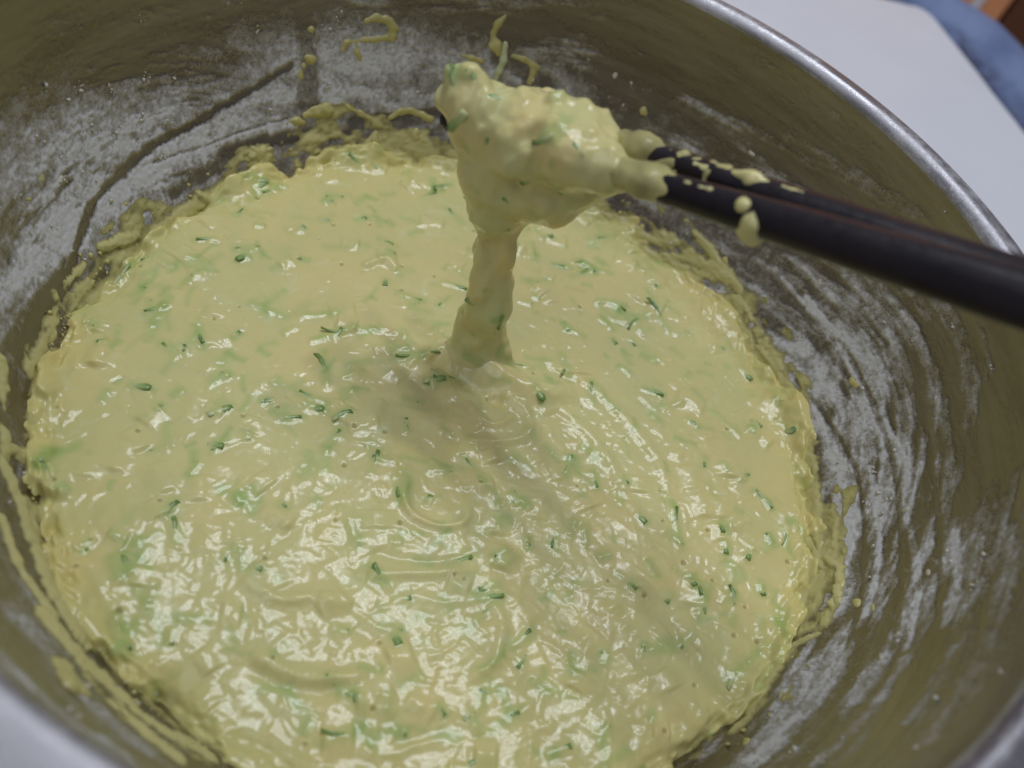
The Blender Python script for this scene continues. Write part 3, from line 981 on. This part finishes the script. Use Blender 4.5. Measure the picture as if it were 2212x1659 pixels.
# ------------------------------------------------------------------ chopsticks
def lacquer():
    m, nt, bs = new_mat('dark_lacquer')
    tc = N(nt, 'ShaderNodeTexCoord')
    n = noise_node(nt, 90, 4, 0.6, tc.outputs['Object'])
    r_ = ramp(nt, n.outputs[0], [(0.3, (0.007, 0.005, 0.007)), (0.75, (0.022, 0.013, 0.016))])
    nt.links.new(r_.outputs[0], bs.inputs['Base Color'])
    n2 = noise_node(nt, 420, 4, 0.7, tc.outputs['Object'])
    r2 = ramp(nt, n2.outputs[0], [(0.3, (0.26,) * 3), (0.7, (0.50,) * 3)])
    nt.links.new(r2.outputs[0], bs.inputs['Roughness'])
    bs.inputs['Specular IOR Level'].default_value = 0.38
    bump(nt, n2.outputs[0], bs, 0.25, 0.0004)
    return m
M_LAC = lacquer()
def stick_mesh(p0, d, L, rad, n=24, up=(0, 0, 1), power=2.7):
    s = np.cross(d, up)
    s /= np.linalg.norm(s)
    u = np.cross(s, d)
    vs = []
    prof = [(0.0, 0.05), (0.0005, 0.55), (0.0014, 0.86), (0.0032, 1.0)] + [(t * L, 1.0) for t in np.linspace(0.04, 1, 20)] + [(L + 0.0012, 0.8), (L + 0.0016, 0.05)]
    for t, k in prof:
        r_ = rad(t) * k
        for j in range(n):
            a = 2 * pi * j / n
            ca, sa = cos(a), sin(a)
            q = (abs(ca) ** power + abs(sa) ** power) ** (-1 / power)
            vs.append(p0 + d * t + (s * ca + u * sa) * r_ * q)
    m = len(prof)
    ix = np.arange(m * n).reshape(m, n)
    q = np.stack([ix[:-1], np.roll(ix[:-1], -1, 1), np.roll(ix[1:], -1, 1), ix[1:]], -1).reshape(-1, 4)
    return mesh_from('shaft', vs, q)
# front stick runs through the clump; back stick lies behind it
def stick(label, a, d, rad, roll):
    root = empty('chopstick', tuple(a), label, 'chopstick', 'chopsticks lifting the batter')
    put(obj('shaft', stick_mesh(a, d, 0.235, rad, up=roll), M_LAC), root)
    return root
front = stick('dark brown chopstick with a yellow batter drip hanging from its underside', fa, fdir, f_rad, (0.25, 0.1, 1))
backs = stick('black chopstick with batter blobs along its top, behind the dripping one', ba, bdir, b_rad, (-0.2, 0.3, 1))
def coat(root, a, d, items, k=0.0015, noise=0.0004, seed=5, name='batter_coating', h=0.0004):
    sg = []
    for px0, rr0, px1, rr1, offz, offv, *more in items:
        p, r0 = stick_pt(a, d, px0)
        q, r1 = stick_pt(a, d, px1)
        vw = (CAM_P - p) / np.linalg.norm(CAM_P - p)
        o_ = np.array([0, 0, 1]) * offz + vw * offv
        o2 = np.array([0, 0, 1]) * more[0] + vw * more[1] if more else o_
        sg.append((p + o_, rr0, q + o2, rr1))
    me = sdf_mesh(name, sg, h, k, [(noise, 0.004, seed), (noise * 0.6, 0.0016, seed + 1)])
    c_ = np.zeros(len(me.vertices) * 3, np.float32)
    me.vertices.foreach_get('co', c_)
    c_ = c_.reshape(-1, 3)
    if name in ('batter_coating', 'batter_smear'):       # thin, the dark stick shows through
        f_attr(me, 'thick', np.clip(0.22 + 0.75 * vnoise3(c_ / 0.0045, seed + 5), 0, 1))
        return put(obj(name, me, M_FILM), root)
    col_attr(me, 'tint', np.ones((len(me.vertices), 3)))
    return put(obj(name, me, M_BAT), root)
coat(front, fa, fdir, [(1325, 0.0031, 1400, 0.0033, 0.0002, 0.0001), (1400, 0.0033, 1475, 0.0026, 0.0002, 0.0001)], noise=0.0004)
coat(front, fa, fdir, [(1628, 0.0008, 1636, 0.0018, 0.0006, 0.0028, -0.0016, 0.0026), (1636, 0.0018, 1646, 0.0022, -0.0016, 0.0026, -0.0036, 0.0016), (1620, 0.0011, 1660, 0.0012, -0.0034, 0.0018)], name='batter_drip', noise=0.0003)
coat(front, fa, fdir, [(1598, 0.0013, 1604, 0.0012, 0.0012, 0.0025)], name='batter_drop', noise=0.0002, h=0.0003)
for x in (1470, 1500, 1515, 1660):
    coat(front, fa, fdir, [(x, 0.00045, x + 8, 0.0005, 0.0021 + random.uniform(0, .0004), 0.0017)], name='batter_crumb', noise=0.0001, h=0.00022, k=0.0004)
coat(backs, ba, bdir, [(1345, 0.0030, 1388, 0.0038, 0.0004, 0.0), (1388, 0.0036, 1435, 0.0023, 0.0003, 0.0)], noise=0.0004)
for x in (1440, 1475, 1540):
    coat(backs, ba, bdir, [(x, 0.0026, x + 22, 0.0027, 0.0002, 0.0002)], noise=0.0009, name='batter_smear', h=0.0003, seed=x)
coat(backs, ba, bdir, [(1495, 0.0010, 1520, 0.0012, 0.0014, 0.0016), (1520, 0.0010, 1532, 0.0008, -0.0004, 0.0022)], name='batter_drop', noise=0.0002, h=0.0003)
coat(backs, ba, bdir, [(1545, 0.0008, 1556, 0.0009, 0.0008, 0.0019)], name='batter_drop', noise=0.0002, h=0.0003)
coat(backs, ba, bdir, [(1575, 0.0011, 1610, 0.0016, 0.0024, 0.0006), (1610, 0.0016, 1645, 0.0009, 0.0024, 0.0006)], name='batter_drip', noise=0.0003, h=0.0003)
coat(backs, ba, bdir, [(1675, 0.0008, 1715, 0.0011, 0.0027, 0.0006)], name='batter_drip', noise=0.0002, h=0.0003)

# ------------------------------------------------------------------ batter smears on the wall (thin, uncountable)
def film():
    low = near(tz(120, 1350)[0], 0.75)
    bk = near(tz(760, 330)[0], 0.42)
    br = near(tz(1420, 540)[0], 0.30)
    rt = near(tz(1740, 1000)[0], 0.9)
    n1 = fbm(UU * 34, ZZ / 0.0075, 301, 4, 34, 0.55)
    n2 = fbm(UU * 110, ZZ / 0.0036, 307, 4, 110, 0.6)
    lim = 0.0006 + 0.0068 * bk + 0.0085 * br + 0.0040 * rt + 0.002 * low + 0.003 * near(tz(200, 620)[0], 0.3)
    f = (lim - ZZ) / 0.006 + (n1 - 0.5) * 4.6 + (n2 - 0.5) * 2.4
    t = np.clip(f, 0, 1.6) * 0.00055 * (ZZ < lim + 0.013)
    for pts, wd, ht in [([(0, 780), (12, 900), (5, 1000), (40, 1090), (75, 1190), (120, 1300), (190, 1400)], 3.4, 1.0),
                        ([(0, 1120), (40, 1230), (110, 1330)], 2.6, 0.8), ([(90, 1330), (200, 1450), (320, 1560), (460, 1640)], 4.2, 1.0),
                        ([(180, 1440), (280, 1560), (380, 1640)], 4.0, 0.9), ([(130, 1440), (170, 1490)], 4.5, 1.1),
                        ([(0, 960), (60, 990)], 5, 1.0),
                        ([(1480, 480), (1560, 570), (1600, 630)], 2.8, 0.6), ([(1300, 470), (1420, 540), (1500, 620)], 5.0, 0.8),
                        ([(1790, 1210), (1820, 1230), (1815, 1290), (1800, 1310)], 2.0, 1.3), ([(1750, 1170), (1785, 1230)], 3.0, 1.1),
                        ([(1700, 1400), (1770, 1370)], 2.2, 0.8), ([(1590, 640), (1665, 770), (1722, 880), (1755, 1010), (1762, 1120)], 4.2, 0.75), ([(1560, 650), (1640, 770), (1700, 880)], 5.0, 0.6), ([(1735, 1240), (1715, 1350), (1660, 1470), (1590, 1580)], 3.2, 0.6), ([(330, 500), (440, 435), (540, 385)], 4.0, 0.7), ([(60, 800), (110, 700), (190, 610)], 4.0, 0.6), ([(1640, 740), (1680, 800)], 2.6, 1.0),
                        ([(215, 535), (290, 505)], 2.8, 1.2), ([(425, 415), (460, 440)], 2.8, 1.2), ([(120, 640), (180, 570)], 2.6, 0.8),
                        ([(640, 350), (760, 320), (860, 330)], 3.5, 0.7), ([(540, 335), (570, 320), (560, 350)], 2.2, 1.0)]:
        t = np.maximum(t, stroke(pts, wd, 0.7, int(wd * 31), 0.45) * ht * 0.0011 * sstep(0.28, 0.5, n2 * 0.6 + n1 * 0.4))
    return t
T = film()
T = T * (0.65 + 0.7 * fbm(UU * 300, ZZ / 0.0016, 311, 3, 300))
on = T > 0.00014
I = np.arange(NZ * NT).reshape(NZ, NT)
Qw = np.stack([I[:-1], np.roll(I[:-1], -1, 1), np.roll(I[1:], -1, 1), I[1:]], -1).reshape(-1, 4)[:, ::-1]
onr = on.ravel()
Qw = Qw[onr[Qw].any(1)]
used = np.unique(Qw)
rm = -np.ones(NZ * NT, int)
rm[used] = np.arange(len(used))
Tf = np.clip((T - 0.00014) * 1.1, -0.00025, 1)
Rf = wall_r(ZZ) - rel - Tf
V = np.stack([Rf * np.cos(TH), Rf * np.sin(TH), ZZ], -1).reshape(-1, 3)[used]
me = mesh_from('batter_smear', V, rm[Qw])
f_attr(me, 'thick', np.clip(T.ravel()[used] / 0.00065, 0, 1))
put(obj('batter_smear', me, M_FILM, kind='stuff'), bowl)

# ------------------------------------------------------------------ splatters one can point to
def splat(name, label, cat, lines, mat=M_SPL, group=None, lift=0.35, h=0.00028, noise=0.00022):
    sg = []
    for pts in lines:
        P3 = []
        for x, y, r_ in pts:
            p = wall_hit(x, y)
            rm_ = r_ * px_size(p)
            nrm = np.array([-p[0], -p[1], 0]) / np.hypot(p[0], p[1])
            rm_ *= 1.22 if lift < 0.6 else 1.0
            P3.append((p + nrm * (rm_ * (lift - 0.75) if lift < 0.6 else rm_ * lift), rm_))
        if len(P3) == 1:
            P3.append((P3[0][0] + np.array([0, 0, 1e-5]), P3[0][1]))
        for (a, ra), (b, rb_) in zip(P3[:-1], P3[1:]):
            sg.append((a, ra, b, rb_))
    base = sg[0][0]
    me = sdf_mesh(name, sg, h, 0.0009, [(noise * 1.5, 0.0024, 13), (noise * 0.9, 0.0011, 14)])
    me.transform(Matrix.Translation(-Vector(base)))
    o = obj(name, me, mat, label=label, cat=cat, group=group)
    o.location = base
    return o
splat('batter_splatter', 'hooked yellow batter strand stuck high on the wall, with drips under it', 'splatter',
      [[(792, 46, 5), (812, 38, 6), (836, 42, 7), (852, 62, 8), (846, 82, 8), (818, 84, 5), (780, 86, 5), (748, 92, 5), (740, 108, 4)], [(768, 92, 5), (772, 112, 5), (778, 130, 3)], [(806, 88, 3), (806, 118, 2)]])
splat('batter_splatter', 'yellow batter blob on the back wall beside a pale hanging shred', 'splatter',
      [[(1066, 84, 8), (1070, 98, 12), (1078, 112, 8)], [(1092, 34, 4), (1076, 52, 6), (1066, 72, 6)]])
sm_ = splat('zucchini_shred', 'pale zucchini shred hanging from a yellow blob on the back wall', 'shred',
      [[(1092, 92, 6), (1088, 125, 7), (1078, 150, 7), (1070, 172, 5)]], lift=0.9, noise=0.0001)
sm_.data.materials.clear()
f_attr(sm_.data, 'along', np.full(len(sm_.data.vertices), 0.6))
sm_.data.materials.append(M_SH[2])
splat('batter_splatter', 'branching yellow batter splash right of the pale hanging shred', 'splatter',
      [[(1106, 122, 4), (1132, 126, 5), (1150, 140, 6), (1152, 158, 7), (1144, 178, 4)], [(1150, 140, 5), (1162, 146, 4)]])
splat('batter_splatter', 'thin yellow streak left of the blob holding the pale shred', 'splatter', [[(996, 118, 3), (1018, 126, 5), (1040, 132, 4)]])
splat('batter_splatter', 'small round yellow drop above the dark wet patch on the wall', 'splatter', [[(672, 64, 7)]])
splat('batter_splatter', 'yellow lump in the dark wet patch on the wall', 'splatter', [[(664, 124, 6), (674, 132, 8)], [(656, 142, 5)]])
splat('batter_splatter', 'flat yellow fleck under the lump in the dark wet patch', 'splatter', [[(648, 158, 7), (650, 168, 6)]], lift=0.1)
splat('batter_splatter', 'plump yellow blob with a thin tail on the floury wall', 'splatter', [[(660, 250, 6), (685, 244, 11), (702, 240, 16)]])
splat('batter_splatter', 'yellow floury flake left of the plump tailed blob', 'splatter', [[(622, 268, 6), (640, 264, 8), (656, 268, 5)]], lift=0.2)
splat('zucchini_shred', 'slender yellow coated shred lying right of the plump tailed blob', 'shred', [[(732, 215, 3), (752, 232, 4), (778, 246, 4)], [(778, 246, 5), (802, 258, 6)]])
splat('batter_splatter', 'arched yellow splash on the wall behind the lifted clump', 'splatter', [[(840, 256, 5), (865, 242, 6), (890, 240, 6), (915, 252, 6), (930, 258, 6)]])
splat('batter_splatter', 'star shaped yellow splash above the batter edge', 'splatter', [[(545, 322, 6), (558, 334, 11), (562, 348, 7)], [(558, 334, 7), (585, 322, 4)], [(558, 334, 6), (572, 348, 4)]])
splat('batter_splatter', 'shiny yellow drop with a tail running down to the batter', 'splatter', [[(812, 294, 9), (808, 304, 9), (786, 316, 4)]])
splat('batter_splatter', 'rounded yellow drop above the batter below the lifted clump', 'splatter', [[(898, 288, 9), (897, 300, 9)]])
splat('batter_splatter', 'crusty yellow hook stuck in the flour right of the batter', 'splatter', [[(1796, 1228, 7), (1812, 1232, 8), (1816, 1262, 8), (1806, 1300, 8), (1800, 1318, 5)]])
splat('batter_splatter', 'yellow lump squeezed up at the batter edge next to the crusty hook', 'splatter', [[(1752, 1150, 10), (1770, 1178, 10), (1766, 1215, 8)]])
splat('batter_splatter', 'pale floury lump among the streaks above the crusty hook', 'splatter', [[(1838, 824, 7), (1848, 832, 7)]])
splat('batter_splatter', 'fat yellow lump on the near wall beside the rim', 'splatter', [[(128, 1445, 14), (152, 1482, 20)]])
splat('batter_splatter', 'yellow patch at the batter edge under the chopsticks', 'splatter', [[(1435, 600, 12), (1470, 605, 12), (1490, 620, 8)]])
G_CR = 'yellow crumbs on the floury wall'
for x, y, r_ in [(1660, 772, 7), (1780, 1205, 6), (1960, 1100, 4), (1700, 850, 4), (450, 378, 5), (272, 440, 5), (90, 388, 6), (62, 430, 6), (130, 390, 4),
                 (1180, 240, 4), (1390, 240, 6), (1330, 160, 4), (1620, 330, 4), (1830, 560, 5), (1770, 612, 4), (1565, 560, 5), (1850, 1300, 6), (1882, 1312, 6),
                 (1790, 1240, 5), (2005, 1240, 4), (1710, 1420, 5), (1690, 1500, 5), (1590, 1540, 6), (1610, 1600, 6), (560, 65, 4), (730, 60, 4)]:
    a = random.uniform(0, 6.28)
    lab = ('small yellowish crumb in the flour crossed by the dark wiped line' if x < 500 else
           'small yellowish crumb high on the steel beside the dark wet patch' if x < 800 else
           'small yellowish crumb on the bare steel wall between clump and rim' if y < 400 else
           'small yellowish crumb on the flour streaks under the chopsticks' if y < 900 else
           'small yellowish crumb on the flour near the crusty yellow hook' if y < 1350 else
           'small yellowish crumb at the batter edge below the crusty yellow hook')
    splat('batter_crumb', lab, 'crumb', [[(x, y, r_), (x + 7 * cos(a), y + 7 * sin(a), r_ * 0.7)]], M_CRUMB if r_ < 5 else M_SPL, G_CR, 0.4, 0.0003, 0.0003)

# fine flour grains scattered on the wall
ico_v, ico_f = [], []
import bmesh
bm = bmesh.new()
bmesh.ops.create_icosphere(bm, subdivisions=1, radius=1)
bv_ = np.array([v.co[:] for v in bm.verts])
bf_ = np.array([[v.index for v in f.verts] for f in bm.faces])
bm.free()
nz_, nt_ = flour.shape
prob = (np.clip(flour, 0, 1) + 0.03) * (hz > 0.03) * (hz < 0.97)
prob = (prob / prob.sum()).ravel()
pick = np.concatenate([np.full(1 + int(8 * rng.random() ** 3), k) for k in rng.choice(len(prob), 300, p=prob)])
VV, FF = [], []
for n_, k in enumerate(pick):
    j, i = divmod(k, nt_)
    t, z = th[i] + rng.normal() * 0.006, min(zz[j] + rng.normal() * 0.0007, HRIM - 0.002)
    s = 0.00010 + 0.00045 * rng.random() ** 3
    r_ = wall_r(z) - rel[j, i] - s * 0.4
    VV.append(bv_ * s * rng.uniform(0.5, 1.3, (len(bv_), 1)) * rng.uniform(0.7, 1.4, (1, 3)) + np.array([r_ * cos(t), r_ * sin(t), z]))
    FF.append(bf_ + n_ * len(bv_))
put(obj('flour_grain', mesh_from('flour_grain', np.concatenate(VV), np.concatenate(FF)), M_CRUMB, kind='stuff'), bowl)

# yellow crumbs of batter drying along the edge of the pool
VV, FF = [], []
cf = fbm(UU[0] * 30, UU[0] * 0 + 3.3, 401, 4, 30)
cp = np.clip(cf - 0.42, 0, 1) ** 1.5
cp /= cp.sum()
n_ = 0
for k in rng.choice(NT, 120, p=cp):
    zc = abs(rng.normal()) * 0.0028 + 0.0002
    for q_ in range(1 + int(6 * rng.random() ** 2)):
        t, z = th[k] + rng.normal() * 0.012, zc + rng.normal() * 0.0007
        s = 0.00022 + 0.0008 * rng.random() ** 2.5
        r_ = wall_r(z) - s * 0.25
        VV.append(bv_ * s * rng.uniform(0.55, 1.25, (len(bv_), 1)) * np.array([[0.75, 0.75, 1.0]]) * rng.uniform(0.7, 1.4, (1, 3)) + np.array([r_ * cos(t), r_ * sin(t), z]))
        FF.append(bf_ + n_ * len(bv_))
        n_ += 1
put(obj('batter_crust', mesh_from('batter_crust', np.concatenate(VV), np.concatenate(FF)), M_SPL, kind='stuff'), bowl)
